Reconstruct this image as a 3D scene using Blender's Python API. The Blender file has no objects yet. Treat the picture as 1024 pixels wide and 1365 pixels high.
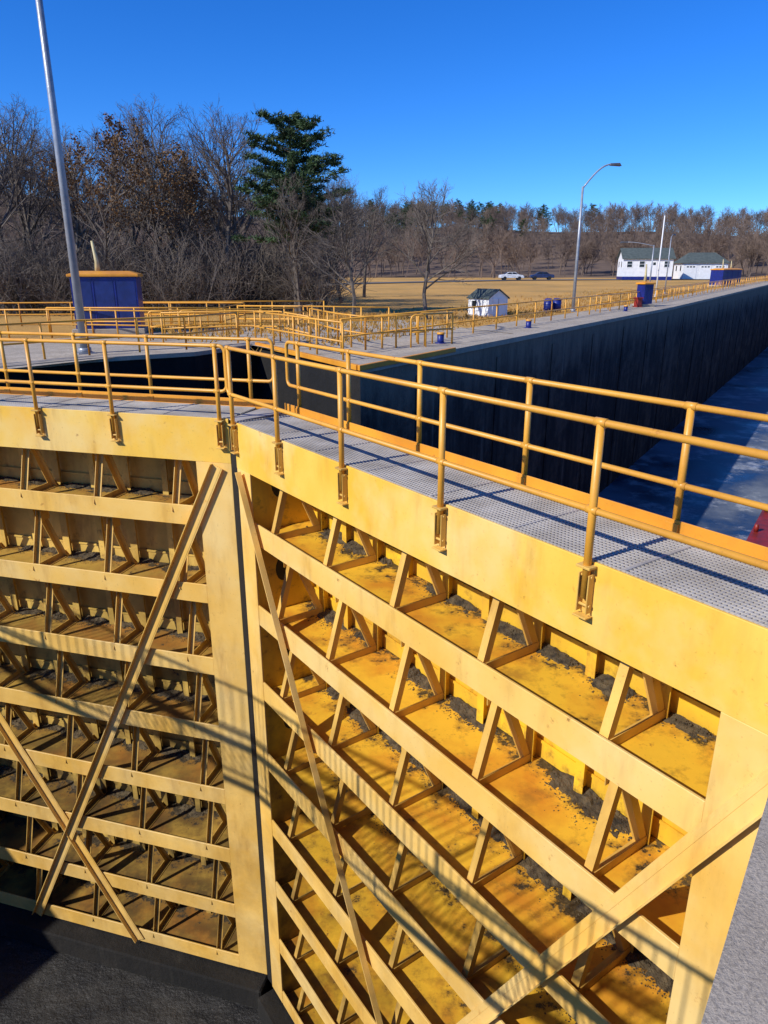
import bpy, bmesh, math, random
from mathutils import Vector, Matrix
from mathutils import noise as mnoise
R = random.Random(7)
scene = bpy.context.scene
col = scene.collection

# ------------------------------------------------------------------ materials
def newmat(name):
    m = bpy.data.materials.new(name); m.use_nodes = True
    nt = m.node_tree
    b = nt.nodes["Principled BSDF"]
    return m, nt, b
def N(nt, t, **kw):
    n = nt.nodes.new(t)
    for k, v in kw.items(): setattr(n, k, v)
    return n
def noise(nt, scale, detail=5, rough=0.55, stretch=None, vec=None, off=None):
    if vec is None:
        vec = N(nt, "ShaderNodeTexCoord").outputs["Object"]
    if stretch or off:
        mp = N(nt, "ShaderNodeMapping"); mp.inputs["Scale"].default_value = stretch or (1,1,1)
        if off: mp.inputs["Location"].default_value = off
        nt.links.new(vec, mp.inputs["Vector"]); vec = mp.outputs["Vector"]
    n = N(nt, "ShaderNodeTexNoise")
    n.inputs["Scale"].default_value = scale; n.inputs["Detail"].default_value = detail
    n.inputs["Roughness"].default_value = rough
    nt.links.new(vec, n.inputs["Vector"])
    return n.outputs["Fac"]
def ramp(nt, fac, a, b):
    r = N(nt, "ShaderNodeMapRange"); r.inputs["From Min"].default_value = a; r.inputs["From Max"].default_value = b
    nt.links.new(fac, r.inputs["Value"]); return r.outputs["Result"]
def mul(nt, a, b, op='MULTIPLY'):
    m = N(nt, "ShaderNodeMath", operation=op)
    for i, x in enumerate((a, b)):
        if isinstance(x, (int, float)): m.inputs[i].default_value = x
        else: nt.links.new(x, m.inputs[i])
    return m.outputs[0]
def mix(nt, fac, a, b):
    m = N(nt, "ShaderNodeMix", data_type='RGBA')
    if isinstance(fac, (int, float)): m.inputs[0].default_value = fac
    else: nt.links.new(fac, m.inputs[0])
    for i, x in ((6, a), (7, b)):
        if isinstance(x, tuple): m.inputs[i].default_value = (*x, 1)
        else: nt.links.new(x, m.inputs[i])
    return m.outputs[2]
def bump(nt, b, h, strength=0.3, dist=0.02):
    bp = N(nt, "ShaderNodeBump"); bp.inputs["Strength"].default_value = strength; bp.inputs["Distance"].default_value = dist
    nt.links.new(h, bp.inputs["Height"]); nt.links.new(bp.outputs[0], b.inputs["Normal"])

def paint(name, base, dark, stain=0.5, rust=0.3, grime=0.0, moss=0.0, rough=0.45, orange=0.0, plane=None, gz=(-1.2, -7.5), gcol=(.022, .016, .009), chips=.7, bleach=0.0):
    m, nt, b = newmat(name)
    c = mix(nt, mul(nt, ramp(nt, noise(nt, .9, 6), .38, .68), stain), base, dark)
    if bleach:
        c = mix(nt, mul(nt, ramp(nt, noise(nt, .7, 5, .6, off=(9,2,4)), .46, .66), bleach), c, (.86, .66, .30))
    if orange:
        c = mix(nt, mul(nt, ramp(nt, noise(nt, .9, 5, .6), .47, .64), orange), c, (.60, .20, .018))
        c = mix(nt, mul(nt, ramp(nt, noise(nt, 1.9, 6, .65), .56, .68), orange*.8), c, (.30, .12, .02))
    # long soft run-off stains
    st = mul(nt, ramp(nt, noise(nt, 1.7, 4, .5, (1.6, 1.6, .45), off=(3,1,2)), .48, .74), ramp(nt, noise(nt, 9, 5, .6, (1.2,1.2,.25)), .35, .7))
    c = mix(nt, mul(nt, st, rust), c, (.30, .12, .025))
    # chipped paint with rust halo
    cv = noise(nt, 5.5, 6, .68, off=(7,3,1))
    c = mix(nt, mul(nt, ramp(nt, cv, .64, .69), chips*.7), c, (.46, .16, .025))
    c = mix(nt, mul(nt, ramp(nt, cv, .69, .705), chips), c, (.10, .045, .018))
    sp = ramp(nt, noise(nt, 30, 3, .6), .64, .74)
    c = mix(nt, mul(nt, sp, .3), c, (.20, .10, .02))
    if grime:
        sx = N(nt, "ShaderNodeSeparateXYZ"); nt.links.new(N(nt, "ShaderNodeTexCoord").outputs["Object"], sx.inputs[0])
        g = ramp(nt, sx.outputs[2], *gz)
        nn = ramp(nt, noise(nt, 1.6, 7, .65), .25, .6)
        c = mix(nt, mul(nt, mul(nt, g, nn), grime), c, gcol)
    if moss:
        v = noise(nt, 3.2, 9, .72)
        if plane:
            dt = N(nt, "ShaderNodeVectorMath", operation='DOT_PRODUCT')
            nt.links.new(N(nt, "ShaderNodeTexCoord").outputs["Object"], dt.inputs[0]); dt.inputs[1].default_value = (plane[0], plane[1], 0)
            q = ramp(nt, dt.outputs["Value"], plane[2] + .45, plane[2] + 1.0)
            v = mul(nt, v, mul(nt, q, plane[3]), 'ADD')
        lo = .64
        halo = ramp(nt, v, lo - .10, lo)
        c = mix(nt, mul(nt, halo, .55), c, (.22, .11, .022))
        mo = ramp(nt, v, lo, lo + .035)
        c = mix(nt, mul(nt, mo, moss), c, mix(nt, ramp(nt, noise(nt, 30, 4, .7), .4, .65), (.020, .015, .009), (.09, .065, .035)))
    nt.links.new(c, b.inputs["Base Color"])
    b.inputs["Roughness"].default_value = rough
    bump(nt, b, mul(nt, noise(nt, 14, 4), mul(nt, ramp(nt, cv, .69, .71), -1.2), 'ADD'), .18, .01)
    return m

M_FASCIA = paint("fascia_yellow_paint", (.90, .56, .09), (.85, .45, .035), .9, .4, rough=.45, chips=.4, bleach=.55)
M_FLANGE = paint("flange_cream_paint", (.88, .56, .15), (.78, .43, .06), .8, .5, grime=.35, rough=.48, gcol=(.20,.11,.03), chips=.5, bleach=.5)
KR, KL = 4.165, 9.47
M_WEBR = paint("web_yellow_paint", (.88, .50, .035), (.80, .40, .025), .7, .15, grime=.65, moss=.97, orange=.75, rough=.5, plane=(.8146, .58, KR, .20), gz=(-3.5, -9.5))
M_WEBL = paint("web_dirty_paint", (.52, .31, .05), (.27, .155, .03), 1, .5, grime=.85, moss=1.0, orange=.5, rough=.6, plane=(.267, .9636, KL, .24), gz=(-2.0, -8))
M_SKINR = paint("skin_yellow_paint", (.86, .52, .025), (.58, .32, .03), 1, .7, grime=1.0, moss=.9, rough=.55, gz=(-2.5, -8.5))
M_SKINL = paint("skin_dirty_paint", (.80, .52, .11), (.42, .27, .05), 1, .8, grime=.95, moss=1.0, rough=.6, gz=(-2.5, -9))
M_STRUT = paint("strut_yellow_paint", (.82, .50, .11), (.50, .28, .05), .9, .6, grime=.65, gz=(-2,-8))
M_RAIL = paint("railing_orange_paint", (.80, .38, .04), (.62, .27, .03), .8, .3, rough=.42, chips=.8)
M_TOE = paint("toeplate_orange_paint", (.80, .34, .025), (.60, .22, .015), .8, .5)

def simple(name, colr, rough=.6, dark=None, sc=3, metal=0, bs=.2, bscale=20):
    m, nt, b = newmat(name)
    d = dark or tuple(x * .6 for x in colr)
    c = mix(nt, ramp(nt, noise(nt, sc, 6), .35, .68), colr, d)
    nt.links.new(c, b.inputs["Base Color"]); b.inputs["Roughness"].default_value = rough
    b.inputs["Metallic"].default_value = metal
    if bs: bump(nt, b, noise(nt, bscale, 4), bs, .02)
    return m
M_GRATE = simple("galvanised_grating", (.47, .43, .375), .6, (.28, .245, .20), 1.6)
M_GRATEBASE = simple("grating_shadow_steel", (.08, .07, .06), .7)
M_SEAL_HOLE = simple("seal_and_hole_black", (.012, .012, .012), .6)
M_DIRT = simple("moss_dirt", (.13, .092, .045), .95, (.026, .019, .012), 9, bs=.9, bscale=60)
M_GALV = simple("galvanised_pole", (.36, .38, .41), .4, (.26, .28, .31), 4, .3)
M_BLUE = simple("blue_paint", (.008, .02, .19), .4, (.006, .014, .12), 3)
M_WHITE = simple("white_siding", (.82, .82, .81), .6, (.74, .74, .73), 2)
M_ROOF = simple("shingle_roof", (.085, .105, .095), .9, (.05, .065, .06), 2)
M_GLASS = simple("window_glass", (.02, .025, .03), .1, bs=0)
M_RED = simple("red_steel_paint", (.30, .02, .012), .5, (.14, .02, .015), 3)
M_BARK = simple("bark", (.15, .122, .098), .9, (.08, .064, .05), 3)
M_BARKFAR = simple("bark_brown", (.185, .13, .098), .9, (.11, .078, .058), .2, bs=0)
M_LEAF = simple("dead_oak_leaves", (.18, .095, .03), .8, (.08, .045, .018), .6, bs=0)
M_NEEDLE = simple("pine_needles", (.034, .075, .014), .7, (.013, .034, .008), 1.2, bs=0)
M_ASPH = simple("asphalt", (.11, .11, .11), .9, (.08, .08, .08), 2)
M_TYRE = simple("tyre", (.015, .015, .015), .8, bs=0)

def m_concrete(name, colr, dark, speck=60):
    m, nt, b = newmat(name)
    c = mix(nt, ramp(nt, noise(nt, 1.3, 7, .65), .35, .7), colr, dark)
    c = mix(nt, mul(nt, ramp(nt, noise(nt, .45, 7, .7), .5, .62), .35), c, tuple(x * .6 for x in colr))
    c = mix(nt, mul(nt, ramp(nt, noise(nt, speck, 3, .7), .48, .62), .6), c, tuple(x * .4 for x in colr))
    c = mix(nt, mul(nt, ramp(nt, noise(nt, speck*2.3, 3, .7), .55, .65), .5), c, tuple(min(.75, x * 1.4) for x in colr))
    nt.links.new(c, b.inputs["Base Color"]); b.inputs["Roughness"].default_value = .9
    bump(nt, b, noise(nt, speck, 5, .7), .8, .012)
    return m
M_CONC = m_concrete("concrete_coping", (.48, .405, .31), (.30, .245, .18))
M_GRAVEL = m_concrete("pale_gravel", (.50, .42, .315), (.32, .26, .185), 9)

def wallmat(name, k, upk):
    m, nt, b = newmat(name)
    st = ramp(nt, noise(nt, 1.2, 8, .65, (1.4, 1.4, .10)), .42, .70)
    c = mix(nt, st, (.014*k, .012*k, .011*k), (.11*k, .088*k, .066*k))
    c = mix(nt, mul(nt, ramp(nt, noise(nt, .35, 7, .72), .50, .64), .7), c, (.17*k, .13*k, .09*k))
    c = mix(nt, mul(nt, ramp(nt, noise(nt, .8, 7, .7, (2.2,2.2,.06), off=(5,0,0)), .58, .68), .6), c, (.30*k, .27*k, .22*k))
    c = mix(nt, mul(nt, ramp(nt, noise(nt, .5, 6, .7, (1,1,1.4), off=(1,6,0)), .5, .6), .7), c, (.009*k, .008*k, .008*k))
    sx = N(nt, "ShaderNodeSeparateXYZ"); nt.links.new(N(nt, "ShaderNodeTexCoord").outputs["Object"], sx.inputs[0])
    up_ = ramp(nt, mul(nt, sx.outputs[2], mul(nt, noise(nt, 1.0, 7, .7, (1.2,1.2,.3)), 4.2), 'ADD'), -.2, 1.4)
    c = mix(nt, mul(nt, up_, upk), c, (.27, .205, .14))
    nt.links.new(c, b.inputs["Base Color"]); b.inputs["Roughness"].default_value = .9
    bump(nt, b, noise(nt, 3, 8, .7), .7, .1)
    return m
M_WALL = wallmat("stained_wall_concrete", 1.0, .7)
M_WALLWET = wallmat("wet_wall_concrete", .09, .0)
m, nt, b = newmat("wet_mud_floor"); M_FLOOR = m
c = mix(nt, ramp(nt, noise(nt, .9, 8, .7), .4, .7), (.009, .009, .010), (.04, .036, .03))
c = mix(nt, mul(nt, ramp(nt, noise(nt, 14, 4, .7), .60, .70), .6), c, (.13, .115, .10))
nt.links.new(c, b.inputs["Base Color"]); b.inputs["Roughness"].default_value = .55
bump(nt, b, noise(nt, 2, 8, .7), .8, .15)
m, nt, b = newmat("canal_ice"); M_ICE = m
n1 = noise(nt, .10, 9, .66)
c = mix(nt, ramp(nt, n1, .42, .60), (.014, .028, .06), (.17, .20, .25))
c = mix(nt, mul(nt, ramp(nt, noise(nt, .33, 9, .75), .52, .62), .65), c, (.46, .48, .51))
nt.links.new(c, b.inputs["Base Color"])
nt.links.new(ramp(nt, n1, .25, .75), b.inputs["Roughness"])
bump(nt, b, noise(nt, .8, 8, .6), .3, .05)
m, nt, b = newmat("dry_winter_grass"); M_GRASS = m
c = mix(nt, ramp(nt, noise(nt, .12, 8, .65), .38, .66), (.64, .345, .075), (.46, .25, .055))
c = mix(nt, mul(nt, ramp(nt, noise(nt, .05, 6, .6), .50, .64), .6), c, (.25, .165, .04))
c = mix(nt, mul(nt, ramp(nt, noise(nt, 3, 6, .8), .5, .75), .5), c, (.25, .14, .04))
nt.links.new(c, b.inputs["Base Color"]); b.inputs["Roughness"].default_value = .95
bump(nt, b, noise(nt, 5, 8, .8), .8, .1)
M_HILL = simple("leaf_litter", (.17, .112, .07), .95, (.10, .066, .045), .15)

# ------------------------------------------------------------------ mesh builder
class B:
    def __init__(s): s.v = []; s.f = []; s.sm = []
    def hexa(s, pts):
        i = len(s.v); s.v += [tuple(p) for p in pts]
        for q in ((0,1,2,3),(7,6,5,4),(0,4,5,1),(1,5,6,2),(2,6,7,3),(3,7,4,0)):
            s.f.append(tuple(i + k for k in q)); s.sm.append(False)
    def box(s, F, a0, a1, b0, b1, z0, z1):
        s.hexa([F(a0,b0,z0),F(a1,b0,z0),F(a1,b1,z0),F(a0,b1,z0),F(a0,b0,z1),F(a1,b0,z1),F(a1,b1,z1),F(a0,b1,z1)])
    def beam(s, p0, p1, w, side, h, up):
        p0 = Vector(p0); p1 = Vector(p1); sd = Vector(side) * w * .5; u = Vector(up) * h
        s.hexa([p0-sd, p1-sd, p1+sd, p0+sd, p0-sd+u, p1-sd+u, p1+sd+u, p0+sd+u])
    def tube(s, pts, r, n=8, closed=False, cap=True, r2=None):
        pts = [Vector(p) for p in pts]; rings = []
        m = len(pts); ref = None
        for k, p in enumerate(pts):
            if closed: t = pts[(k+1) % m] - pts[k-1]
            else: t = (pts[min(k+1, m-1)] - pts[max(k-1, 0)])
            t.normalize()
            if ref is None:
                ref = t.orthogonal().normalized()
            else:
                ref = (ref - t * ref.dot(t))
                ref = ref.normalized() if ref.length > 1e-5 else t.orthogonal().normalized()
            bi = t.cross(ref)
            rr = r if r2 is None else r + (r2 - r) * k / max(1, m-1)
            i0 = len(s.v)
            for j in range(n):
                a = 2 * math.pi * j / n
                s.v.append(tuple(p + (ref * math.cos(a) + bi * math.sin(a)) * rr))
            rings.append(i0)
        for k in range(m if closed else m - 1):
            a = rings[k]; c2 = rings[(k+1) % m]
            for j in range(n):
                s.f.append((a+j, a+(j+1) % n, c2+(j+1) % n, c2+j)); s.sm.append(n > 4)
        if cap and not closed:
            s.f.append(tuple(rings[0]+j for j in range(n))); s.sm.append(False)
            s.f.append(tuple(rings[-1]+j for j in range(n))); s.sm.append(False)
    def face(s, pts):
        i = len(s.v); s.v += [tuple(p) for p in pts]; s.f.append(tuple(range(i, i+len(pts)))); s.sm.append(False)
    def obj(s, name, mat, parent=None, bevel=0, recalc=True):
        me = bpy.data.meshes.new(name); me.from_pydata(s.v, [], s.f)
        me.polygons.foreach_set("use_smooth", s.sm)
        if recalc:
            bm = bmesh.new(); bm.from_mesh(me); bmesh.ops.recalc_face_normals(bm, faces=bm.faces); bm.to_mesh(me); bm.free()
        me.materials.append(mat)
        o = bpy.data.objects.new(name, me); col.objects.link(o)
        if parent: o.parent = parent
        if bevel:
            md = o.modifiers.new("bevel", 'BEVEL'); md.width = bevel; md.segments = 1; md.limit_method = 'ANGLE'
        return o
def empty(name):
    e = bpy.data.objects.new(name, None); col.objects.link(e); return e
def frame(ox, oy, ang, oz=0):
    c, s_ = math.cos(ang), math.sin(ang)
    return lambda a, b, z: Vector((ox + a*c - b*s_, oy + a*s_ + b*c, z + oz))

# ------------------------------------------------------------------ railing helper
def arcpts(p_top, p_bot, along, r):
    a = Vector(along); out = []
    pt = Vector(p_top); pb = Vector(p_bot)
    for k in range(6):
        t = math.pi/2 * k/5
        out.append(pt + a * (r*math.sin(t)) + Vector((0,0,-r*(1-math.cos(t)))))
    for k in range(6):
        t = math.pi/2 * k/5
        out.append(pb + a * (r*math.cos(t)) + Vector((0,0,r*(1-math.sin(t)))))
    return out
def rail_run(bd, P, s0, s1, q, posts, h=1.05, mid=.40, r=.027, pz=0.0):
    d = (P(1,0,0) - P(0,0,0)).normalized()
    pts = [P(s1,q,h)] + arcpts(P(s0+.1,q,h), P(s0+.1,q,mid), -d, .09) + [P(s1,q,mid)]
    bd.tube(pts, r, 10)
    for p in posts:
        bd.tube([P(p,q,pz), P(p,q,h-.01)], r*1.16, 10)
        for zz in (h, mid):
            bd.tube([P(p-.05,q,zz), P(p+.05,q,zz)], r*1.22, 10)

# ------------------------------------------------------------------ lock gates
GZ = [-1.60 - 1.35*i for i in range(7)] + [-11.0]
def gate(name, M, d, n, sw, L, seed, posts, M_WEB, M_SKIN, qw=.5, dens=1.0):
    rr = random.Random(seed)
    E = empty(name)
    P = lambda s, q, z: Vector((M[0]+s*d[0]+q*n[0], M[1]+s*d[1]+q*n[1], z))
    dV = Vector((d[0], d[1], 0)); nV = Vector((n[0], n[1], 0))
    D = 1.0; mt = .36; zb = -11.15
    si = L - qw
    b_ = B()
    b_.box(P, 0, L, -.014, .012, -.70, -.012)
    b_.box(P, sw+.01, si-.01, .012, .16, -.70, -.68)
    b_.obj("fascia_girder", M_FASCIA, E, .004)
    b_ = B()
    b_.hexa([P(0,.014,-.07),P(L,.014,-.07),P(L,D+.03,-.07),P(-mt,D+.03,-.07),P(0,.014,-.035),P(L,.014,-.035),P(L,D+.03,-.035),P(-mt,D+.03,-.035)])
    b_.obj("deck_plate", M_GRATEBASE, E)
    b_ = B()
    k = 0.03
    while k < L:
        b_.box(P, k, k+.019, .02, D-.01, -.034, -.008); k += .038
    for j in range(22):
        q = .02 + j*.0455
        b_.box(P, .01, L-.01, q, q+.012, -.0335, -.004)
    for k in range(1, 8):   # panel joints of the grating
        b_.box(P, k*1.12-.012, k*1.12+.012, .018, D-.008, -.0345, .0)
    b_.obj("walkway_grating", M_GRATE, E)
    b_ = B()
    b_.box(P, -mt+.02, L, D-.0, D+.016, -.033, .115)
    b_.box(P, -mt+.02, L, D-.05, D-.002, -.0325, -.001)
    for p in posts: b_.box(P, p-.06, p+.06, D-.012, D-.002, -.0, .09)
    b_.obj("toe_plate", M_TOE, E, .003)
    b_ = B()
    b_.box(P, 0, sw, -.010, .014, zb, -.702)
    b_.box(P, si, L, -.010, .014, zb, -.702)
    b_.obj("stile", M_FLANGE, E, .004)
    b_ = B()
    b_.box(P, sw-.016, sw-.001, .015, D-.001, zb, -.71)
    b_.box(P, si+.001, si+.016, .015, D-.001, zb, -.71)
    b_.hexa([P(0.003,.015,zb),P(.02,.015,zb),P(.02-mt,D,zb),P(-mt,D,zb),P(0.003,.015,-.075),P(.02,.015,-.075),P(.02-mt,D,-.075),P(-mt,D,-.075)])
    b_.box(P, L-.02, L, .015, D-.001, zb, -.075)
    b_.obj("end_plate", M_SKIN, E)
    b_ = B()
    for i in range(8):
        zc = (GZ[i-1] if i else -.25) *.5 + GZ[i]*.5
        b_.face([P(si-.003, .45+.13*math.cos(t*math.pi/8), zc+.2*math.sin(t*math.pi/8)) for t in range(16)])
        b_.face([P(sw+.003, .45+.13*math.cos(t*math.pi/8), zc+.2*math.sin(t*math.pi/8)) for t in range(16)])
    b_.obj("lightening_hole_shade", M_SEAL_HOLE, E)  # flat black discs stand in for the shade inside the oval holes
    b_ = B()
    b_.hexa([P(-mt,D+.001,zb),P(L,D+.001,zb),P(L,D+.022,zb),P(-mt,D+.022,zb),P(-mt,D+.001,-.075),P(L,D+.001,-.075),P(L,D+.022,-.075),P(-mt,D+.022,-.075)])
    for z in GZ[:-1]:
        b_.box(P, sw+.01, si-.01, D-.02, D, z+.012, z+.22)
        b_.box(P, sw+.01, si-.01, D-.035, D-.0205, z+.20, z+.235)
    b_.obj("skin_plate", M_SKIN, E)
    b_ = B(); bf = B()
    for z in GZ:
        b_.box(P, sw+.004, si-.004, .026, D-.001, z-.008, z+.008)
        bf.box(P, sw+.002, si-.002, -.004, .024, z-.165, z+.165)
    b_.obj("girder_web", M_WEB, E); bf.obj("girder_flange", M_FLANGE, E, .004)
    sd = [sw + .46 + 1.445*i for i in range(5)]
    sd = [x for x in sd if x < si-.3]
    br = B(); rb = B()
    for i in range(8):
        zt = (GZ[i-1] - .009) if i else -.072
        z0 = GZ[i] + .009
        for s_ in sd:
            rb.box(P, s_-.01, s_+.01, .86, D-.036, z0, zt)
            rb.box(P, s_-.07, s_+.07, .845, .859, z0, zt)
            if s_+.8 < si:
                rb.box(P, s_+.68, s_+.69, .86, D-.036, z0, zt)
                rb.box(P, s_+.63, s_+.74, .85, .859, z0, zt)
            br.box(P, s_-.05, s_+.05, .03, .84, z0, z0+.012)
            br.box(P, s_+.035, s_+.05, .03, .84, z0+.012, z0+.095)
            za = min(zt-.05, z0+1.02)
            for (q0, q1, ww) in ((.05, .34, .085), (.78, .36, .095)):
                p0 = P(s_-.004, q0, z0+.012); p1 = P(s_-.004, q1, za)
                ax = (p1-p0).normalized(); perp = ax.cross(dV).normalized()
                br.beam(p0, p1, ww, dV, .012, perp)
                br.beam(p0+dV*(ww*.5-.006)+perp*.012, p1+dV*(ww*.5-.006)+perp*.012, .012, dV, .07, perp)
            br.hexa([P(s_-.065,.24,zt),P(s_-.054,.24,zt),P(s_-.054,.46,zt),P(s_-.065,.46,zt),P(s_-.065,.26,za-.16),P(s_-.054,.26,za-.16),P(s_-.054,.46,za-.16),P(s_-.065,.46,za-.16)])
    br.obj("diaphragm_brace", M_STRUT, E); rb.obj("skin_rib", M_SKIN, E)
    b_ = B()
    for (a, c2, qq) in (((sw*.35, -.74), (5.35, -11.1), -.075), ((L-.12, -.95), (2.85, -11.1), -.03)):
        p0 = P(a[0], qq, a[1]); p1 = P(c2[0], qq, c2[1])
        ax = (p1-p0).normalized(); side = ax.cross(nV).normalized()
        if side.dot(dV) < 0: side = -side
        b_.beam(p0, p1, .19, side, .014, nV)
        b_.beam(p0 + side*.088 - nV*.075, p1 + side*.088 - nV*.075, .014, side, .074, nV)
        b_.beam(p0 + side*-.05 - nV*.004, p1 + side*-.05 - nV*.004, .05, side, .0035, nV)
    b_.obj("diagonal_brace", M_FLANGE, E, .003)
    b_ = B()
    rail_run(b_, P, -.05, L+.3, -.055, posts, pz=-.30)
    rail_run(b_, P, -.30, L+.3, D+.045, posts, pz=-.02)
    b_.obj("handrail", M_RAIL, E)
    b_ = B()
    for p in posts:
        b_.box(P, p-.052, p+.052, -.022, -.0145, -.44, -.03)
        b_.box(P, p-.052, p-.040, -.085, -.0225, -.42, -.10)
        b_.box(P, p+.040, p+.052, -.085, -.0225, -.42, -.10)
        b_.box(P, p-.065, p+.065, -.11, -.0225, -.05, -.03)
        b_.box(P, p-.065, p+.065, -.10, -.0225, -.46, -.445)
        for zz in (-.12, -.36):
            b_.tube([P(p-.06,-.055,zz), P(p+.06,-.055,zz)], .014, 6)
    b_.obj("post_bracket", M_STRUT, E, .003)
    # silt mounds with crumbs, piled against the skin
    b_ = B(); bm_ = B()
    anchors = [x for s_ in sd for x in (s_+.2, s_+.62, s_+1.1)]
    for z in GZ[:6]:
        for a0 in anchors:
            if rr.random() > .7*dens: continue
            cs = a0 + rr.gauss(0,.12); ln = rr.uniform(.14,.5); dp = rr.uniform(.05,.14); so_ = rr.uniform(0,100)
            ns, nq = 26, 12; H = rr.uniform(.035,.075); w0 = dp*2.1
            i0 = len(bm_.v)
            for a in range(ns+1):
                for c_ in range(nq+1):
                    s_ = cs + (a/ns-.5)*2*ln; t = c_/nq; q = D-.037 - t*w0
                    e = 1-abs(a/ns-.5)*2
                    nz = mnoise.noise(Vector((s_*9+so_, q*9, z)))*.5 + mnoise.noise(Vector((s_*28, q*28+so_, z)))*.35
                    hh = H*(min(1,e*2.2)*(1-t)**.8 - .25 + nz*.9)
                    bm_.v.append(tuple(P(min(si-.02,max(sw+.02,s_)), max(.05,q), z + .0081 + min(.09,max(-.03,hh)))))
            for a in range(ns):
                for c_ in range(nq):
                    k = i0 + a*(nq+1)+c_
                    bm_.f.append((k,k+1,k+nq+2,k+nq+1)); bm_.sm.append(False)
            nn = min(int(330*ln*dp/.04*dens), 600)
            for _ in range(nn):
                s_ = cs + rr.gauss(0, ln*.55); q = D-.045-abs(rr.gauss(0, dp*1.2))
                if not (sw+.03 < s_ < si-.03 and .04 < q < D-.03): continue
                t = (D-q)
                r_ = rr.uniform(.004, .012); zz = z + .007 + rr.uniform(0, max(.003,.055-.25*t))
                if rr.random() < .03: r_ *= 1.9
                c0 = P(s_, q, zz)
                v = [c0 + Vector((rr.uniform(.6,1.4)*r_*x, rr.uniform(.6,1.4)*r_*y, rr.uniform(.5,1.1)*r_*w)) for x,y,w in ((1,0,0),(0,1,0),(-1,0,0),(0,-1,0),(.2,.1,1))]
                i = len(b_.v); b_.v += [tuple(x) for x in v]
                for q4 in ((0,1,4),(1,2,4),(2,3,4),(3,0,4)):
                    b_.f.append(tuple(i+k for k in q4)); b_.sm.append(False)
    b_.obj("moss_debris", M_DIRT, E, recalc=False); bm_.obj("silt_mound", M_DIRT, E, recalc=False)
    return P
dR = (.58, -.8146); nR = (.8146, .58)
dL = (-.9636, .267); nL = (.267, .9636)
PR = gate("lock_gate", (-2.17, 10.23), dR, nR, .43, 8.15, 1, [.06, 1.45, 3.0, 4.73, 6.45, 7.95], M_WEBR, M_SKINR, .56)
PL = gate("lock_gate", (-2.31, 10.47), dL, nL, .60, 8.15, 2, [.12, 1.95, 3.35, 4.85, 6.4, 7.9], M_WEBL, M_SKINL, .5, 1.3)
b_ = B()
b_.hexa([Vector((-2.30,10.42,-11.2)),Vector((-2.17,10.27,-11.2)),Vector((-1.95,11.2,-11.2)),Vector((-2.2,11.3,-11.2)),
         Vector((-2.30,10.42,-.1)),Vector((-2.17,10.27,-.1)),Vector((-1.95,11.2,-.1)),Vector((-2.2,11.3,-.1))])
b_.obj("mitre_seal", M_SEAL_HOLE)
b_ = B()
b_.hexa([Vector((-2.30,10.48,-.03)),Vector((-2.17,10.27,-.03)),Vector((-1.6,10.95,-.03)),Vector((-1.85,11.6,-.03)),
         Vector((-2.30,10.48,-.012)),Vector((-2.17,10.27,-.012)),Vector((-1.6,10.95,-.012)),Vector((-1.85,11.6,-.012))])
b_.obj("mitre_deck_plate", M_GRATE)

# ------------------------------------------------------------------ footbridge (beside the camera; its shadow falls on the gates)
E = empty("footbridge")
FB = lambda c_, p_, z: Vector((p_*.606 + c_*.795, p_*.795 - c_*.606, z))
b_ = B(); bs_ = B(); bp_ = B()
for pr in (-.55, -1.65):
    for hh in (1.05, .12): b_.tube([FB(-17.5, pr, hh), FB(-.35, pr, hh)], .026, 8)
    k = -17.5
    while k <= -.35:
        b_.tube([FB(k, pr, -.05), FB(k, pr, 1.05)], .03, 8); k += 1.715
    k = -17.4
    while k < -.4:
        bp_.tube([FB(k, pr, .12), FB(k, pr, 1.05)], .010, 4); k += .15
    bs_.box(lambda a,b2,z: FB(a,b2,z), -17.6, -.1, pr-.04, pr+.04, -.16, -.06)
k = -17.5
while k < -.3:
    bs_.box(lambda a,b2,z: FB(a,b2,z), k, k+.018, -1.60, -.60, -.05, -.035); k += .10
b_.obj("rail", M_RAIL, E); bp_.obj("pickets", M_RAIL, E); bs_.obj("deck", M_GRATE, E)

# ------------------------------------------------------------------ ground left (one sheet) with lock wall edge
O = (-.63, 19.0); A = (.53, .848); G = (-.505, .863)
def GP(a, b, z): return Vector((O[0]+a*A[0]+b*G[0], O[1]+a*A[1]+b*G[1], z))
def gh(x, y):
    t = min(1, max(0, (y-55)/95)); return -.35 + 1.0*t
cols = [(-2500,9),(-800,9),(-300,9),(-120,9),(-60,9),(-30,9),(-14.21,9),(-14.2,5.4),(-12.92,5.27),(-12.9,9.3),(-9.3,9.25),(-6.5,8.9),(-3,7.4),(-.02,7.6)]  # downstream wall, out of view, set back so its shadow misses the gate
cols += [(a, 0) for a in [0,3,6,10,15,20,26,33,40,50,60,70,80,90,100,115,130,150,170,190,210,240,280,350,500,900,2500]]
offs = [0,.5,1.5,3,5,8,12,16,20,26,32,38,44,50,56,62,68,74,80,86,92,98,104,110,118,126,135,145,160,180,210,260,350,600,1200,2600]
g = B(); idx = {}
for i, (a, b0) in enumerate(cols):
    for j, o in enumerate(offs):
        p = GP(a, b0+o, 0); p.z = gh(p.x, p.y)
        idx[i, j] = len(g.v); g.v.append(tuple(p))
for i in range(len(cols)-1):
    for j in range(len(offs)-1):
        g.f.append((idx[i,j], idx[i+1,j], idx[i+1,j+1], idx[i,j+1])); g.sm.append(False)
g.obj("ground", M_GRASS)
w = B(); w2 = B()
for i in range(len(cols)-1):
    p = Vector(g.v[idx[i,0]]); q = Vector(g.v[idx[i+1,0]])
    (w2 if cols[i][0] < -.01 else w).face([p-Vector((0,0,.01)), q-Vector((0,0,.01)), Vector((q.x,q.y,-13)), Vector((p.x,p.y,-13))])
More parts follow.
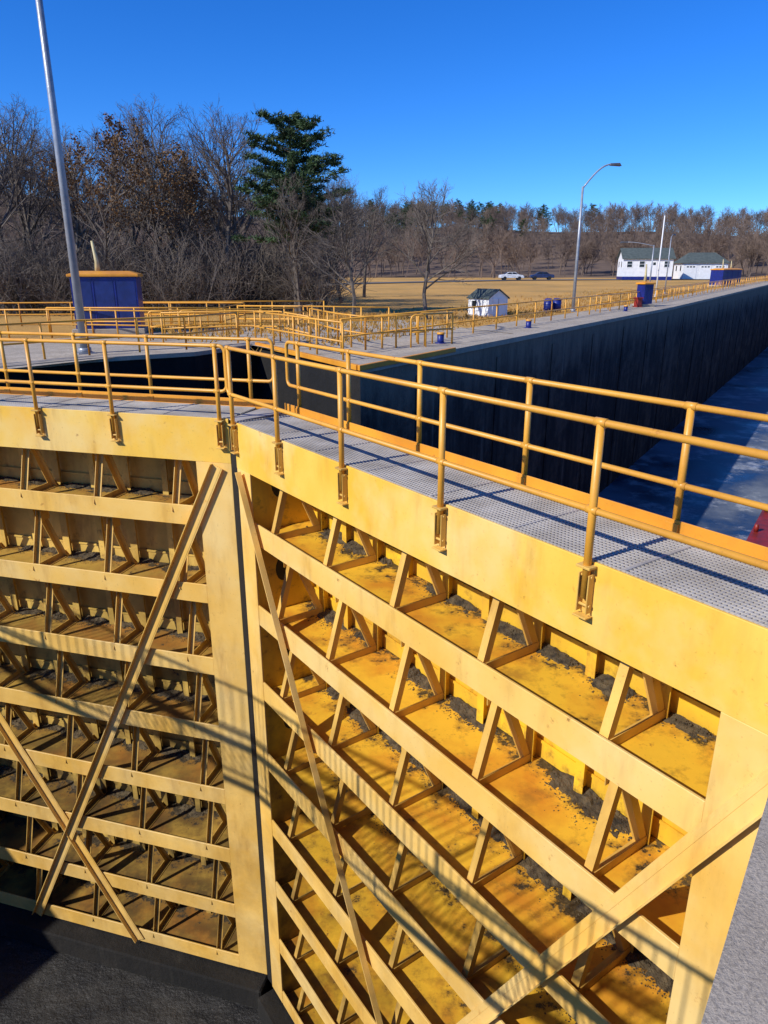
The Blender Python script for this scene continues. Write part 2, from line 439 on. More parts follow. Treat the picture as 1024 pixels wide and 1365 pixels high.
for k in range(60):
    a = 3 + k*6.0
    w.hexa([GP(a,-.04,-13),GP(a+.35,-.04,-13),GP(a+.35,.05,-13),GP(a,.05,-13),GP(a,-.04,-.9),GP(a+.35,-.04,-.9),GP(a+.35,.05,-.9),GP(a,.05,-.9)])
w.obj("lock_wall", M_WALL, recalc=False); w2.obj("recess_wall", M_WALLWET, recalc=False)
cp = B()
def strip(bd, pts, b0, b1, dz, th):
    for (a, b), (c2, d2) in zip(pts[:-1], pts[1:]):
        q = []
        for zz in (dz, dz+th):
            for (x, y, o) in ((a,b,b0),(c2,d2,b0),(c2,d2,b1),(a,b,b1)):
                p = GP(x, y+o, 0); p.z = gh(p.x,p.y)+zz; q.append(p)
        bd.hexa(q)
strip(cp, [(0,0),(8,0),(20,0),(40,0),(60,0),(80,0),(100,0),(130,0),(160,0),(200,0),(260,0)], -.06, .75, -.14, .18)
strip(cp, [(-60,9),(-14.25,9)], -.06, .75, -.14, .18)
strip(cp, [(-14.2,5.4),(-12.93,5.27)], -.06, .75, -.14, .18)
strip(cp, [(-12.9,9.3),(-9.3,9.25),(-6.5,8.9),(-3,7.4),(-.3,7.6)], -.06, .75, -.10, .13)
cp.obj("coping", M_CONC)
gy = B()
gy.face([GP(-30,9.9,-.345),GP(-.3,8.2,-.345),GP(.05,.76,-.345),GP(12,.76,-.345),GP(13,11,-.345),GP(4,15,-.345),GP(-30,20,-.345)])
gy.obj("gravel_yard", M_GRAVEL)
gy = B()
pa = [12,20,30,40,50,60,70,80,95,110,130,160,200,250]
for a, c2 in zip(pa[:-1], pa[1:]):
    q = []
    for x, o in ((a,.76),(c2,.76),(c2,4.2),(a,4.2)):
        p = GP(x, o, 0); p.z = gh(p.x,p.y)+.02; q.append(p)
    gy.face(q)
gy.obj("canal_path", M_GRAVEL)
b_ = B()
b_.box(lambda a,b,z: GP(a,b,z), -.1, 5.5, -.10, .04, -.40, -.26)
b_.box(lambda a,b,z: GP(a,b,z), -.14, .02, .05, 7.5, -.40, -.26)
b_.obj("yellow_kerb", M_TOE, bevel=.01)
b_ = B()
for k in range(2600):
    a = R.uniform(2, 75); bb = 4.3 + abs(R.gauss(0, 5))
    if R.random() < .3: a = R.uniform(-2,14); bb = 14 + R.gauss(0,2.5)
    p = GP(a, bb, 0); p.z = gh(p.x,p.y)
    for _ in range(3):
        h_ = R.uniform(.08,.26); dx = Vector((R.gauss(0,.08),R.gauss(0,.08),0)); c0 = p+Vector((R.gauss(0,.12),R.gauss(0,.12),0))
        b_.face([c0+Vector((-.03,0,0)), c0+Vector((.03,.01,0)), c0+dx+Vector((0,0,h_))])
b_.obj("grass_tufts", M_GRASS, recalc=False)

# right land + wall
dW = Vector((.582,.813,0)); e0 = Vector((1.59,2.42,0))
pts = [e0-dW*2500, e0+dW*1.45]
r1 = pts[1] + Vector((1.3,-.9,0)); r2 = r1 + dW*10; r3 = r2 + Vector((-1.3,.9,0)); r4 = r3 + Vector((A[0],A[1],0))*2500
poly = pts + [r1, r2, r3, r4, Vector((2800,-800,0)), Vector((1500,-2800,0))]
b_ = B(); b_.face(poly); b_.obj("concrete_apron", M_CONC)
b_ = B()
for p, q in zip(poly[:5], poly[1:6]):
    b_.face([p-Vector((0,0,.003)), q-Vector((0,0,.003)), Vector((q.x,q.y,-13)), Vector((p.x,p.y,-13))])
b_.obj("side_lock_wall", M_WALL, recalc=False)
b_ = B()
for k in range(16):
    c0 = e0 + dW*R.uniform(-2.0,-.7) + Vector((R.uniform(.1,.5),0,.008)); c0.y -= .02
    a = R.uniform(0,6.3); s_ = R.uniform(.012,.03)
    ring=[c0+Vector((math.cos(a+t*math.pi/4)*s_*(1 if t%2 else .6), math.sin(a+t*math.pi/4)*s_*(1 if t%2 else .6), R.uniform(0,.012))) for t in range(8)]
    b_.face(ring)
b_.obj("fallen_leaves", simple("orange_leaf",(.45,.18,.05),.8), recalc=False)
b_ = B()
qL = PL(8.15,1.02,-10.4); qR = PR(8.15,1.02,-10.4); mm = Vector((-1.85,11.3,-10.4))
b_.face([qL, mm, qR, qR+Vector((8,2,0)), Vector((1500,2000,-10.4)), Vector((1200,2300,-10.4)), Vector((-16,26,-10.4)), qL+Vector((-4,2,0))])
b_.obj("water", M_ICE)
b_ = B(); b_.face([Vector((-80,-80,-11.7)),Vector((60,-80,-11.7)),Vector((60,60,-11.7)),Vector((-80,60,-11.7))]); b_.obj("lock_floor", M_FLOOR)
b_ = B()
for P_ in (PL, PR): b_.box(P_, .0, 8.1, -.35, 1.0, -11.69, -11.2)
b_.obj("gate_sill", M_WALLWET, bevel=.03)

# ------------------------------------------------------------------ yard railings
def railing(name, pts, h=1.05, mid=.52, sp=2.0, r=.03):
    b_ = B()
    P0 = [Vector((p[0], p[1], (gh(p[0],p[1]) if len(p) < 3 else p[2]))) for p in pts]
    for hh in (h, mid):
        b_.tube([p+Vector((0,0,hh)) for p in P0], r, 6)
    for p, q in zip(P0[:-1], P0[1:]):
        L = (q-p).length; n = max(1, round(L/sp))
        for k in range(n+1):
            c0 = p.lerp(q, k/n); b_.tube([c0, c0+Vector((0,0,h))], r*1.15, 6)
    return b_.obj(name, M_RAIL)
def gp(a, b): p = GP(a,b,0); return (p.x,p.y)
railing("yard_railing", [gp(-30,10.0),gp(-9.3,10.0),gp(-6.4,9.6),gp(-3,8.3),gp(-.5,8.5)], sp=1.8)
railing("yard_railing", [gp(.5,8.6),gp(.5,1.6)], sp=1.8)
railing("yard_railing", [(-13.5,29.6),(-6.5,29.6),(-6.5,34.5),(-13.5,34.5)], sp=1.6)
railing("yard_railing", [(-24,27.5),(-12.8,28.2),(-8.6,27.2),(-3.6,29.5),(-3.2,33)], sp=1.5)
railing("yard_railing", [(-30,33),(-17,34.5),(-8,36),(-3,37)], sp=2.2)
railing("yard_railing", [(-7.8,25.8),(-5.4,27.2),(-3.8,26.8),(-2.4,23.6)], sp=1.2)
railing("yard_railing", [(-2.9,29.0),(-1.6,25.4),(-.6,23.6),(2.4,25.8)], sp=1.2)
railing("yard_railing", [(-6.2,31.4),(-3.2,31.0),(.2,30.0)], sp=1.2)
railing("canal_railing", [gp(a, 2.6) for a in (1.2,20,40,60,80,100,130,160,200)], sp=2.3)
railing("canal_railing", [gp(a, 3.4) for a in (30,50,70,90,120,160)], sp=3.0)
def hoop(x, y, ang, w=.55, h=1.05):
    F = frame(x, y, ang, gh(x,y)); b_ = B()
    path = [F(0,0,0),F(0,0,h-.12),F(.04,0,h-.04),F(.12,0,h),F(w-.12,0,h),F(w-.04,0,h-.04),F(w,0,h-.12),F(w,0,0)]
    b_.tube(path, .03, 6); b_.tube([F(0,0,.5),F(w,0,.5)], .025, 6)
    b_.obj("ladder_hoop", M_RAIL)
hoop(.9, 24.4, .4); hoop(1.2,25.6,.4); hoop(-8.6,26.9,.1); hoop(-7.6,27.4,.3)

# ------------------------------------------------------------------ cabinets, bollards, bins
M_DOOR = simple("dark_blue_door",(.014,.03,.16),.4); M_CREAM = simple("cream_paint",(.6,.5,.25),.5)
def cabinet(x, y, ang, w, dp, h):
    z = gh(x,y)
    E = empty("control_cabinet"); F = frame(x, y, ang, z)
    b_ = B(); b_.box(F, -w/2-.15, w/2+.15, -dp/2-.15, dp/2+.15, 0, .22); b_.obj("plinth", M_CONC, E, .02)
    b_ = B(); b_.box(F, -w/2, w/2, -dp/2, dp/2, .22, h-.12)
    for k in range(1,3):
        xx = -w/2 + w*k/3
        b_.box(F, xx-.02, xx+.02, -dp/2-.02, -dp/2-.001, .3, h-.2)
    b_.box(F, -w/2+.1, -w/2+.14, -dp/2-.03, -dp/2-.001, 1.0, 1.2)
    b_.obj("body", M_BLUE, E, .02)
    b_ = B()
    for k in range(3):
        xx = -w/2 + w*k/3
        b_.box(F, xx+.07, xx+w/3-.07, -dp/2-.012, -dp/2-.001, .36, h-.3)
    b_.obj("door_panel", M_DOOR, E, .008)
    b_ = B()
    b_.box(F, -w/2-.1, w/2+.1, -dp/2-.1, dp/2+.1, h-.12, h-.02)
    b_.hexa([F(-w/2-.08,-dp/2-.08,h-.02),F(w/2+.08,-dp/2-.08,h-.02),F(w/2+.08,dp/2+.08,h-.02),F(-w/2-.08,dp/2+.08,h-.02),
             F(-w/2+.3,-dp/2+.4,h+.1),F(w/2-.3,-dp/2+.4,h+.1),F(w/2-.3,dp/2-.4,h+.1),F(-w/2+.3,dp/2-.4,h+.1)])
    b_.obj("roof_cap", M_TOE, E, .015)
    b_ = B(); b_.tube([F(-w*.12,0,h+.05),F(-w*.12,0,h+.45),F(-w*.16,0,h+1.25)], .13, 8, r2=.05); b_.obj("vent_mast", M_CREAM, E)
    return E
cabinet(-11.4, 30.8, .22, 2.5, 1.9, 2.35)
cabinet(47, 104, .5, 2.8, 2.0, 2.3)
cabinet(55, 119, .5, 2.2, 2.0, 2.2)
cabinet(18.9, 54, .4, .8, .8, 1.7)
def bollard(x, y):
    z = gh(x,y); E = empty("mooring_bollard"); F = frame(x,y,0,z)
    b_ = B(); b_.tube([F(0,0,0),F(0,0,.04)], .2, 14); b_.tube([F(0,0,.04),F(0,0,.10),F(0,0,.32)], .12, 14); b_.obj("post", M_BLUE, E)
    b_ = B(); b_.tube([F(0,0,.32),F(0,0,.35),F(0,0,.39)], .14, 14); b_.obj("cap", M_RAIL, E)
for a in (6.5, 15, 32): bollard(*gp(a, 1.6))
def barrel(x, y):
    z = gh(x,y); E = empty("waste_barrel"); F = frame(x,y,0,z)
    b_ = B(); b_.tube([F(0,0,0),F(0,0,.75)], .28, 16)
    for k in (.02,.26,.50,.75): b_.tube([F(.29*math.cos(t*math.pi/8),.29*math.sin(t*math.pi/8),k) for t in range(16)], .02, 5, closed=True)
    b_.obj("drum", M_BLUE, E)
    b_ = B(); b_.tube([F(0,0,.75),F(0,0,.79),F(0,0,.85)], .27, 16, r2=.18); b_.obj("lid", M_BLUE, E)
barrel(10.3,46.5); barrel(10.95,47.0)
b_ = B(); F = frame(18.2,53.2,.4,gh(18,53)); b_.box(F,-.25,.25,-.25,.25,0,.1); b_.box(F,-.2,.2,-.2,.2,.1,.6); b_.box(F,-.26,.26,-.26,.26,.6,.7); b_.obj("valve_box", M_RED, bevel=.02)

# ------------------------------------------------------------------ lamps and poles
M_HEAD = simple("lamp_head",(.08,.08,.085),.5)
def lamp(x, y, H, r, ang, arm, rise=1.2):
    z = gh(x,y); E = empty("street_lamp"); F = frame(x,y,ang,z)
    b_ = B(); b_.tube([F(0,0,.03),F(0,0,H*.5),F(0,0,H)], r, 12, r2=r*.6)
    b_.box(F,-r*2,r*2,-r*2,r*2,0,.04); b_.tube([F(0,0,.04),F(0,0,.18)], r*1.5, 12); b_.obj("pole", M_GALV, E)
    pts = [F(arm*t, 0, H-.1+rise*math.sin(t*math.pi/2)) for t in [k/8 for k in range(9)]]
    b_ = B(); b_.tube(pts, r*.45, 8); b_.obj("arm", M_GALV, E)
    b_ = B(); zt = H-.1+rise
    b_.hexa([F(arm-.1,-.1,zt-.08),F(arm+.6,-.15,zt-.1),F(arm+.6,.15,zt-.1),F(arm-.1,.1,zt-.08),F(arm-.1,-.06,zt+.05),F(arm+.5,-.1,zt+.08),F(arm+.5,.1,zt+.08),F(arm-.1,.06,zt+.05)])
    b_.obj("luminaire", M_HEAD, E, .02)
lamp(-9.3, 22.6, 12.5, .13, 2.2, 2.0)
lamp(12.0, 47, 7.3, .11, .15, 1.7, 1.35)
lamp(24.5, 69, 4.6, .08, 3.0, 2.4, .35)
lamp(29, 77, 5.6, .07, 1.0, .8, .3)
b_ = B(); b_.tube([(25.9,71,gh(0,71)),(25.9,71,7.0)], .075, 8, r2=.05); b_.tube([(25.9,71,gh(0,71)),(25.9,71,gh(0,71)+.2)], .16, 8); b_.obj("flagpole", M_WHITE)

# ------------------------------------------------------------------ buildings
def house(name, x, y, ang, w, dp, h, rh, wins=3, base=True, door=True, garage=False, hip=0.0, o=.35, t=.12):
    z = gh(x,y); E = empty(name); F = frame(x,y,ang,z)
    b_ = B(); b_.box(F,-w/2,w/2,-dp/2,dp/2,.0 if not base else .6,h)
    for sx in (-1,1):
        xx = sx*(w/2-.002)
        if hip == 0:
            i = len(b_.v); b_.v += [tuple(F(xx,-dp/2,h)),tuple(F(xx,dp/2,h)),tuple(F(xx,0,h+rh))]; b_.f.append((i,i+1,i+2)); b_.sm.append(False)
    n = int(h/.25)
    for k in range(n):
        zz = (.65 if base else .05)+k*.25
        if zz < h-.1:
            b_.box(F,-w/2-.02,w/2+.02,-dp/2-.02,-dp/2-.002,zz,zz+.03)
    b_.obj("walls", M_WHITE, E)
    if base:
        b_ = B(); b_.box(F,-w/2-.03,w/2+.03,-dp/2-.03,dp/2+.03,-.2,.598); b_.obj("foundation", M_BLUE, E)
    b_ = B()
    for sy in (-1,1):
        a = [F(-w/2-o,sy*(dp/2+o),h-.1),F(w/2+o,sy*(dp/2+o),h-.1),F(w/2+o-hip,0,h+rh+.02),F(-w/2-o+hip,0,h+rh+.02)]
        b_.hexa([p for p in a]+[p+Vector((0,0,t)) for p in a])
    if hip:
        for sx in (-1,1):
            a = [F(sx*(w/2+o),-(dp/2+o),h-.1),F(sx*(w/2+o),(dp/2+o),h-.1),F(sx*(w/2+o-hip),.01,h+rh+.02),F(sx*(w/2+o-hip),-.01,h+rh+.02)]
            b_.hexa([p for p in a]+[p+Vector((0,0,t-.01)) for p in a])
    b_.obj("roof", M_ROOF, E)
    g1 = B(); g2 = B()
    if h > 2:
        for k in range(wins):
            cx = -w/2 + w*(k+.5)/wins
            if door and k == wins//2:
                g2.box(F,cx-.5,cx+.5,-dp/2-.05,-dp/2-.021,.6 if base else .02,h-.35); g1.box(F,cx-.25,cx+.25,-dp/2-.06,-dp/2-.051,h-1.2,h-.7)
            elif garage:
                g2.box(F,cx-w/wins*.38,cx+w/wins*.38,-dp/2-.05,-dp/2-.021,.05,h-.4)
                for q in range(3): g1.box(F,cx-w/wins*.3+q*.6,cx-w/wins*.3+q*.6+.4,-dp/2-.06,-dp/2-.051,h-.9,h-.65)
            else:
                g2.box(F,cx-.55,cx+.55,-dp/2-.05,-dp/2-.021,h-1.65,h-.4)
                g1.box(F,cx-.45,cx+.45,-dp/2-.06,-dp/2-.051,h-1.55,h-1.05); g1.box(F,cx-.45,cx+.45,-dp/2-.06,-dp/2-.051,h-.98,h-.5)
        for yy in (-dp*.22, dp*.22):
            g2.box(F,w/2+.001,w/2+.04,yy-.5,yy+.5,h-1.65,h-.4); g1.box(F,w/2+.041,w/2+.05,yy-.4,yy+.4,h-1.55,h-.5)
            g2.box(F,-w/2-.04,-w/2-.001,yy-.5,yy+.5,h-1.65,h-.4); g1.box(F,-w/2-.05,-w/2-.041,yy-.4,yy+.4,h-1.55,h-.5)
    else:
        g2.box(F,w/2+.001,w/2+.03,-dp*.3,dp*.3,.04,h-.08); g1.box(F,w/2+.031,w/2+.036,-.01,.01,.05,h-.1); g1.box(F,-w*.3,-w*.1,-dp/2-.03,-dp/2-.021,h*.5,h*.8)
    g2.obj("trim", M_WHITE, E); g1.obj("window_glass", M_GLASS, E)
house("white_house", 51.5, 149, -.15, 9.2, 7, 3.9, 1.9, 4)
house("white_garage", 65.5, 156, -.1, 8.6, 7, 3.2, 1.9, 3, base=False, door=False, garage=True, hip=2.0)
house("white_shed", 6.05, 43.2, -.95, 1.7, 1.5, 1.05, .38, 1, base=False, door=False, o=.09, t=.05)

# cars
def car(x, y, ang, mat):
    z = gh(x,y)+.07; E = empty("parked_car"); F = frame(x,y,ang,z)
    prof = [(-2.3,.35),(-2.3,.8),(-2.1,.95),(-1.35,1.02),(-.75,1.42),(.6,1.45),(1.2,1.0),(2.0,.88),(2.3,.7),(2.3,.35)]
    b_ = B(); n = len(prof)
    for yy in (-.88,.88):
        for a, zz in prof: b_.v.append(tuple(F(a, yy*(.82 if zz > 1.1 else 1), zz)))
    b_.f.append(tuple(range(n))); b_.f.append(tuple(range(n,2*n))); b_.sm += [False,False]
    for k in range(n): b_.f.append((k,(k+1)%n,n+(k+1)%n,n+k)); b_.sm.append(False)
    b_.obj("body", mat, E, .05)
    b_ = B()
    for yy in (-1,1):
        b_.face([F(-1.15,yy*.885,1.05),F(-.7,yy*.77,1.36),F(-.1,yy*.765,1.38),F(-.1,yy*.885,1.05)])
        b_.face([F(0,yy*.885,1.05),F(0,yy*.765,1.38),F(.52,yy*.77,1.38),F(1.05,yy*.885,1.05)])
    b_.face([F(1.17,-.75,1.06),F(1.17,.75,1.06),F(.68,.65,1.43),F(.68,-.65,1.43)])
    b_.face([F(-1.36,-.75,1.06),F(-1.36,.75,1.06),F(-.84,.65,1.41),F(-.84,-.65,1.41)])
    b_.obj("windows", M_GLASS, E, recalc=False)
    b_ = B()
    for a in (-1.4,1.4):
        for yy in (-.9,.7): b_.tube([F(a,yy,.33),F(a,yy+.2,.33)], .33, 16)
    b_.obj("wheels", M_TYRE, E)
CW = simple("car_white",(.8,.8,.8),.25,bs=0); CB = simple("car_navy",(.02,.04,.12),.25,bs=0); CD = simple("car_dark",(.03,.03,.035),.25,bs=0)
car(24.3,143.2,.05,CW); car(30.8,146.5,3.1,CB); car(-22.0,108,.15,CD); car(-19,103,.2,CW)
rp = [(-160,78),(-80,92),(-40,101),(-10,114),(10,131),(24,142.6),(40,146.5),(80,156),(140,170),(260,190)]
pp = []
for (a, b2), (c2, d2) in zip(rp[:-1], rp[1:]):
    for k in range(6): pp.append((a+(c2-a)*k/6, b2+(d2-b2)*k/6))
b_ = B()
for p, q in zip(pp[:-1], pp[1:]):
    b_.face([Vector((p[0],p[1]-4,gh(*p)+.05)),Vector((q[0],q[1]-4,gh(*q)+.05)),Vector((q[0],q[1]+4.5,gh(*q)+.10)),Vector((p[0],p[1]+4.5,gh(*p)+.10))])
b_.obj("road", M_ASPH)
# red work barge on the ice
E = empty("work_barge"); F = frame(18.6, 30.6,.98,-10.4)
b_ = B(); b_.hexa([F(-4,-1.6,.0),F(4,-1.6,.0),F(4,1.6,.0),F(-4,1.6,.0),F(-4.6,-1.6,.9),F(4.6,-1.6,.9),F(4.6,1.6,.9),F(-4.6,1.6,.9)]); b_.obj("hull", M_RED, E, .03)
b_ = B(); b_.box(F,-4.4,4.4,-1.45,1.45,.902,.93); b_.obj("deck", M_RED, E)
b_ = B()
for a in (-3.6,0,3.6):
    for s_ in (-1.4,1.4): b_.tube([F(a,s_,.93),F(a,s_,1.3)], .1, 8)
b_.obj("bitts", M_RED, E)

# ------------------------------------------------------------------ hill
def hillz(th, r_):
    dg = -math.degrees(th)
    Hh = 21.5 + 15*max(0,min(1,(dg+3)/22)) + 2.4*math.sin(th*9+.6) + 1.0*math.sin(th*23)
    t = max(0,min(1,(r_-205)/215)); return .62 + Hh*t*t*(3-2*t)
b_ = B(); rs = [205,225,250,275,300,330,370,420,520,800,1600]; na = 90; hid = {}
for i in range(na+1):
    th = math.radians(-75 + 150*i/na)
    for j, r_ in enumerate([rs[0]]+rs):
        z = hillz(th, r_) if j else -13
        hid[i,j] = len(b_.v); b_.v.append((r_*math.sin(th), r_*math.cos(th), z))
for i in range(na):
    for j in range(len(rs)):
        b_.f.append((hid[i,j],hid[i+1,j],hid[i+1,j+1],hid[i,j+1])); b_.sm.append(True)
b_.obj("hill", M_HILL)

# ------------------------------------------------------------------ trees
def grow(b_, rr, p, d, L, r, lvl, maxl, kids, leaf=None, up=.25, wob=.18, sides=(5,4,3,3,3), minr=0):
    nseg = 4 if lvl == 0 else (3 if lvl < 3 else 2)
    pts = [p.copy()]; dd = d.copy()
    for k in range(nseg):
        dd = (dd + Vector((rr.gauss(0,wob), rr.gauss(0,wob), rr.gauss(0,wob)*.6 + (up*.3 if lvl else .1)))).normalized()
        pts.append(pts[-1] + dd*L/nseg)
    b_.tube(pts, max(r,minr), sides[min(lvl,4)], cap=False, r2=max(r*.35, minr*.7))
    if lvl >= maxl:
        if leaf is not None and rr.random() < leaf[1]:
            for _ in range(leaf[2]):
                c0 = pts[-1].lerp(pts[0], rr.random()) + Vector((rr.gauss(0,.1),rr.gauss(0,.1),rr.gauss(0,.1)))
                a = Vector((rr.gauss(0,1),rr.gauss(0,1),rr.gauss(0,1))).normalized()*leaf[3]; q = a.orthogonal().normalized()*leaf[3]*.7
                leaf[0].face([c0-a, c0+q, c0+a, c0-q])
        return
    n = kids[lvl]
    for k in range(n):
        t = (.28 + .72*(k+rr.random())/n) if lvl == 0 else (.2+.8*(k+rr.random())/n)
        t = min(.99, t); x = t*nseg; i = int(x); base = pts[i].lerp(pts[i+1], x-i)
        ax = (pts[i+1]-pts[i]).normalized(); o = ax.orthogonal().normalized(); o.rotate(Matrix.Rotation(rr.uniform(0,6.283),3,ax))
        sp = rr.uniform(.55,1.15) if lvl else rr.uniform(.7,1.25)*(1.15-.55*t)
        nd = (ax + o*sp).normalized()
        ll = L*((.62*(1.15-t*.75)) if lvl == 0 else rr.uniform(.42,.68)*(1.1-t*.4))
        grow(b_, rr, base, nd, ll, r*(.5 if lvl else .48)*(1.1-.5*t), lvl+1, maxl, kids, leaf, up, wob, sides, minr)
def tree_mesh(name, seed, h, r, kids, maxl, leafp=0, leafn=5, leafs=.09, minr=.004):
    rr = random.Random(seed); b_ = B(); lf = B()
    leaf = (lf, leafp, leafn, leafs) if leafp else None
    grow(b_, rr, Vector((0,0,-.2)), Vector((rr.gauss(0,.04),rr.gauss(0,.04),1)).normalized(), h*.88, r, 0, maxl, kids, leaf, minr=minr)
    me = bpy.data.meshes.new(name); nb = len(b_.f)
    off = len(b_.v); v = b_.v + lf.v; f = b_.f + [tuple(i+off for i in q) for q in lf.f]
    me.from_pydata(v, [], f); me.materials.append(M_BARK); me.materials.append(M_LEAF)
    me.polygons.foreach_set("material_index", [0]*nb + [1]*(len(f)-nb))
    return me
def place(me, name, x, y, z, s=1, parent=None, rot=None):
    o = bpy.data.objects.new(name, me); col.objects.link(o); o.location = (x,y,z)
    o.rotation_euler = (0,0,R.uniform(0,6.28) if rot is None else rot); o.scale = (s,s,s)
    if parent: o.parent = parent
    return o
R = random.Random(21)
hero = [tree_mesh("bare_tree_mesh", 11+i, 10, .19, (14,7,5,4), 4, minr=.006) for i in range(4)]
oak = [tree_mesh("oak_tree_mesh", 31+i, 10, .18, (13,6,5,2), 4, .8, leafn=5, leafs=.085) for i in range(2)]
U = lambda u, Y: (u-512)/1000*Y
for (u, Y, h, k) in [(-30,52,13.0,0),(8,47,12.8,1),(50,56,13.4,2),(85,50,11.2,3),(175,58,12.4,0),(240,52,12.0,1),(262,60,13.8,2),(292,47,11.8,3),(318,56,12.2,0),(430,56,8.4,2),(455,60,9.2,3),(200,50,9.8,2),(-80,50,13,3),(30,64,14,0),(140,64,12.5,3),(370,60,8.5,2),(485,70,9,1),(400,43.6,7.0,1),(-5,60,13.5,2)]:
    x = U(u,Y); place(hero[k], "bare_tree", x, Y, gh(x,Y), h/10.3)
for (u, Y, h, k) in [(128,46,10.0,0),(222,48,9.2,1),(300,60,9,0)]:
    x = U(u,Y); place(oak[k], "oak_tree", x, Y, gh(x,Y), h/10)
h2 = tree_mesh("bare_tree_mesh", 77, 7, .13, (15,8,6,4), 4, minr=.005)
place(h2, "bare_tree", 2.3, 40, -.35, .98, rot=.5)
place(h2, "bare_tree", -1.6, 38.5, -.35, .88, rot=3.5)

# pine
def pine(seed, h, limbs, cl=9, nd=13, leafs=.2, t0=.34, wide=.30):
    rr = random.Random(seed); b_ = B(); nb = B()
    b_.tube([(0,0,-.3),(.1,0,h*.4),(0,.08,h*.75),(0,0,h)], h*.018, 7, r2=.03)
    for k in range(limbs):
        t = t0 + (.985-t0)*(k/limbs)
        t += rr.gauss(0,.006)
        z = h*min(t,.99); az = k*2.4 + rr.gauss(0,.5)
        prof = (max(0,1-t)/.5)**.5 * (.6+.4*min(1,(t-t0+.02)/.15))
        lay = .62 + .55*abs(math.sin(t*34 + seed))
        L = h*wide*min(1.05,prof)*rr.uniform(.55,1.25)*lay + .3
        d = Vector((math.cos(az), math.sin(az), rr.uniform(.0,.20)+t*.12)).normalized()
        pts = [Vector((0,0,z))]
        for q in range(4):
            d = (d + Vector((rr.gauss(0,.08),rr.gauss(0,.08),.04+rr.gauss(0,.05)))).normalized(); pts.append(pts[-1]+d*L/4)
        b_.tube(pts, .05*(1.2-t), 4, cap=False, r2=.012)
        for c_ in range(max(3,int(cl*L/1.6))):
            tt = rr.uniform(.25,1.02)*4; i = min(3,int(tt)); c0 = pts[i].lerp(pts[i+1], tt-i)
            side = Vector((-d.y,d.x,0))*rr.gauss(0,.20)*L*.5
            c0 = c0 + side + Vector((0,0,rr.uniform(-.03,.14)))
            for _ in range(nd):
                a = Vector((rr.gauss(0,1),rr.gauss(0,1),rr.gauss(0,.6)+.35)).normalized()*leafs*rr.uniform(.6,1.3)
                q = a.cross(Vector((rr.gauss(0,1),rr.gauss(0,1),rr.gauss(0,1)))).normalized()*leafs*.16
                c1 = c0 + Vector((rr.gauss(0,.14),rr.gauss(0,.14),rr.gauss(0,.05)))
                nb.face([c1-q, c1+q, c1+a*1.2])
    me = bpy.data.meshes.new("pine_tree_mesh"); off = len(b_.v)
    f = b_.f + [tuple(i+off for i in q) for q in nb.f]
    me.from_pydata(b_.v+nb.v, [], f); me.materials.append(M_BARK); me.materials.append(M_NEEDLE)
    me.polygons.foreach_set("material_index", [0]*len(b_.f)+[1]*len(nb.f))
    return me
pm = pine(5, 10.8, 90, 13, 19, .22, .36, .29)
place(pm, "pine_tree", -5.3, 45, -.35, 1, rot=1.0)
pf = pine(9, 10, 50, 6, 9, .5, .15, .26)

def shrub(seed):
    rr = random.Random(seed); b_ = B()
    for k in range(9):
        d = Vector((rr.gauss(0,.45),rr.gauss(0,.45),1)).normalized()
        grow(b_, rr, Vector((rr.gauss(0,.35),rr.gauss(0,.35),-.1)), d, rr.uniform(1.2,2.6), .025, 1, 3, (0,7,5), None, sides=(3,3,3,3,3), minr=.007)
    me = bpy.data.meshes.new("shrub_mesh"); me.from_pydata(b_.v,[],b_.f); me.materials.append(M_BARK); return me
sh = [shrub(101+i) for i in range(3)]
E = empty("undergrowth")
for k in range(240):
    Y = R.uniform(43,72); u = R.uniform(-120,440); x = U(u,Y)
    place(R.choice(sh), "shrub", x, Y, gh(x,Y), R.uniform(.8,2.0), E)
far = []
for i in range(5):
    rr = random.Random(200+i); b_ = B()
    grow(b_, rr, Vector((0,0,-.2)), Vector((0,0,1)), 9, .16, 0, 3, (13,8,5), None, sides=(4,3,3,3,3), minr=.022)
    me = bpy.data.meshes.new("forest_tree_mesh"); me.from_pydata(b_.v,[],b_.f); me.materials.append(M_BARKFAR); far.append(me)
E = empty("distant_forest")
for k in range(1200):
    th = math.radians(R.uniform(-40,37)); r_ = 182 + 240*R.random()**.9
    if r_ < 205 and th > math.radians(12): r_ += 30
    x = r_*math.sin(th); y = r_*math.cos(th)
    place(R.choice(far), "forest_tree", x, y, hillz(th,r_), R.uniform(.75,1.2), E)
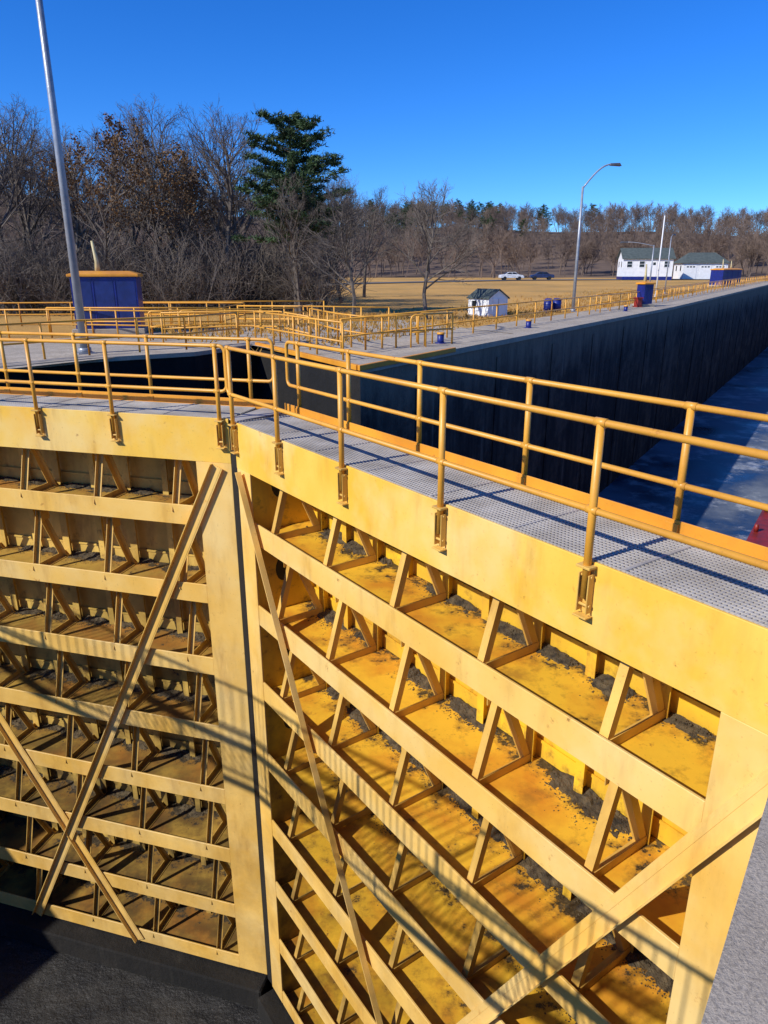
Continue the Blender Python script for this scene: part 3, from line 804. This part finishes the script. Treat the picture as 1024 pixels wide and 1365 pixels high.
for k in range(75):
    th = math.radians(R.uniform(-7,9) if k < 60 else R.uniform(-35,16)); r_ = R.uniform(300,420)
    place(pf, "forest_pine", r_*math.sin(th), r_*math.cos(th), hillz(th,r_), R.uniform(.8,1.3), E)

# ------------------------------------------------------------------ light, sky, camera
az = math.radians(33); el = math.radians(36)
sp = Vector((-math.cos(az)*math.cos(el), -math.sin(az)*math.cos(el), math.sin(el)))
sl = bpy.data.lights.new("sun", 'SUN'); sl.energy = 5.0; sl.angle = math.radians(.5); sl.color = (1, .965, .90)
so = bpy.data.objects.new("sun", sl); col.objects.link(so); so.rotation_euler = sp.to_track_quat('Z','Y').to_euler()
wd = bpy.data.worlds.new("World"); scene.world = wd; wd.use_nodes = True
nt = wd.node_tree; bg = nt.nodes["Background"]
sky = nt.nodes.new("ShaderNodeTexSky"); sky.sky_type = 'NISHITA'; sky.sun_disc = False
sky.sun_elevation = el; sky.sun_rotation = math.atan2(sp.x, sp.y) % (2*math.pi)
sky.air_density = .85; sky.dust_density = .05; sky.ozone_density = 3.5; sky.altitude = 600
hs = nt.nodes.new("ShaderNodeHueSaturation"); hs.inputs["Saturation"].default_value = 1.3
mx = nt.nodes.new("ShaderNodeMix"); mx.data_type = 'RGBA'; mx.blend_type = 'MULTIPLY'; mx.inputs[0].default_value = 1
mx.inputs[7].default_value = (.55, .95, 1.48, 1)
nt.links.new(sky.outputs[0], hs.inputs["Color"]); nt.links.new(hs.outputs[0], mx.inputs[6]); nt.links.new(mx.outputs[2], bg.inputs["Color"])
bg.inputs["Strength"].default_value = .125
cam = bpy.data.cameras.new("camera"); co = bpy.data.objects.new("camera", cam); col.objects.link(co)
cam.sensor_fit = 'VERTICAL'; cam.sensor_height = 36; cam.lens = 25.05; cam.clip_end = 12000; cam.clip_start = .05
co.location = (0,0,2.05); co.rotation_euler = (math.radians(90-18.6), 0, 0)
scene.camera = co
scene.view_settings.view_transform = 'Standard'; scene.view_settings.look = 'None'; scene.view_settings.exposure = 0
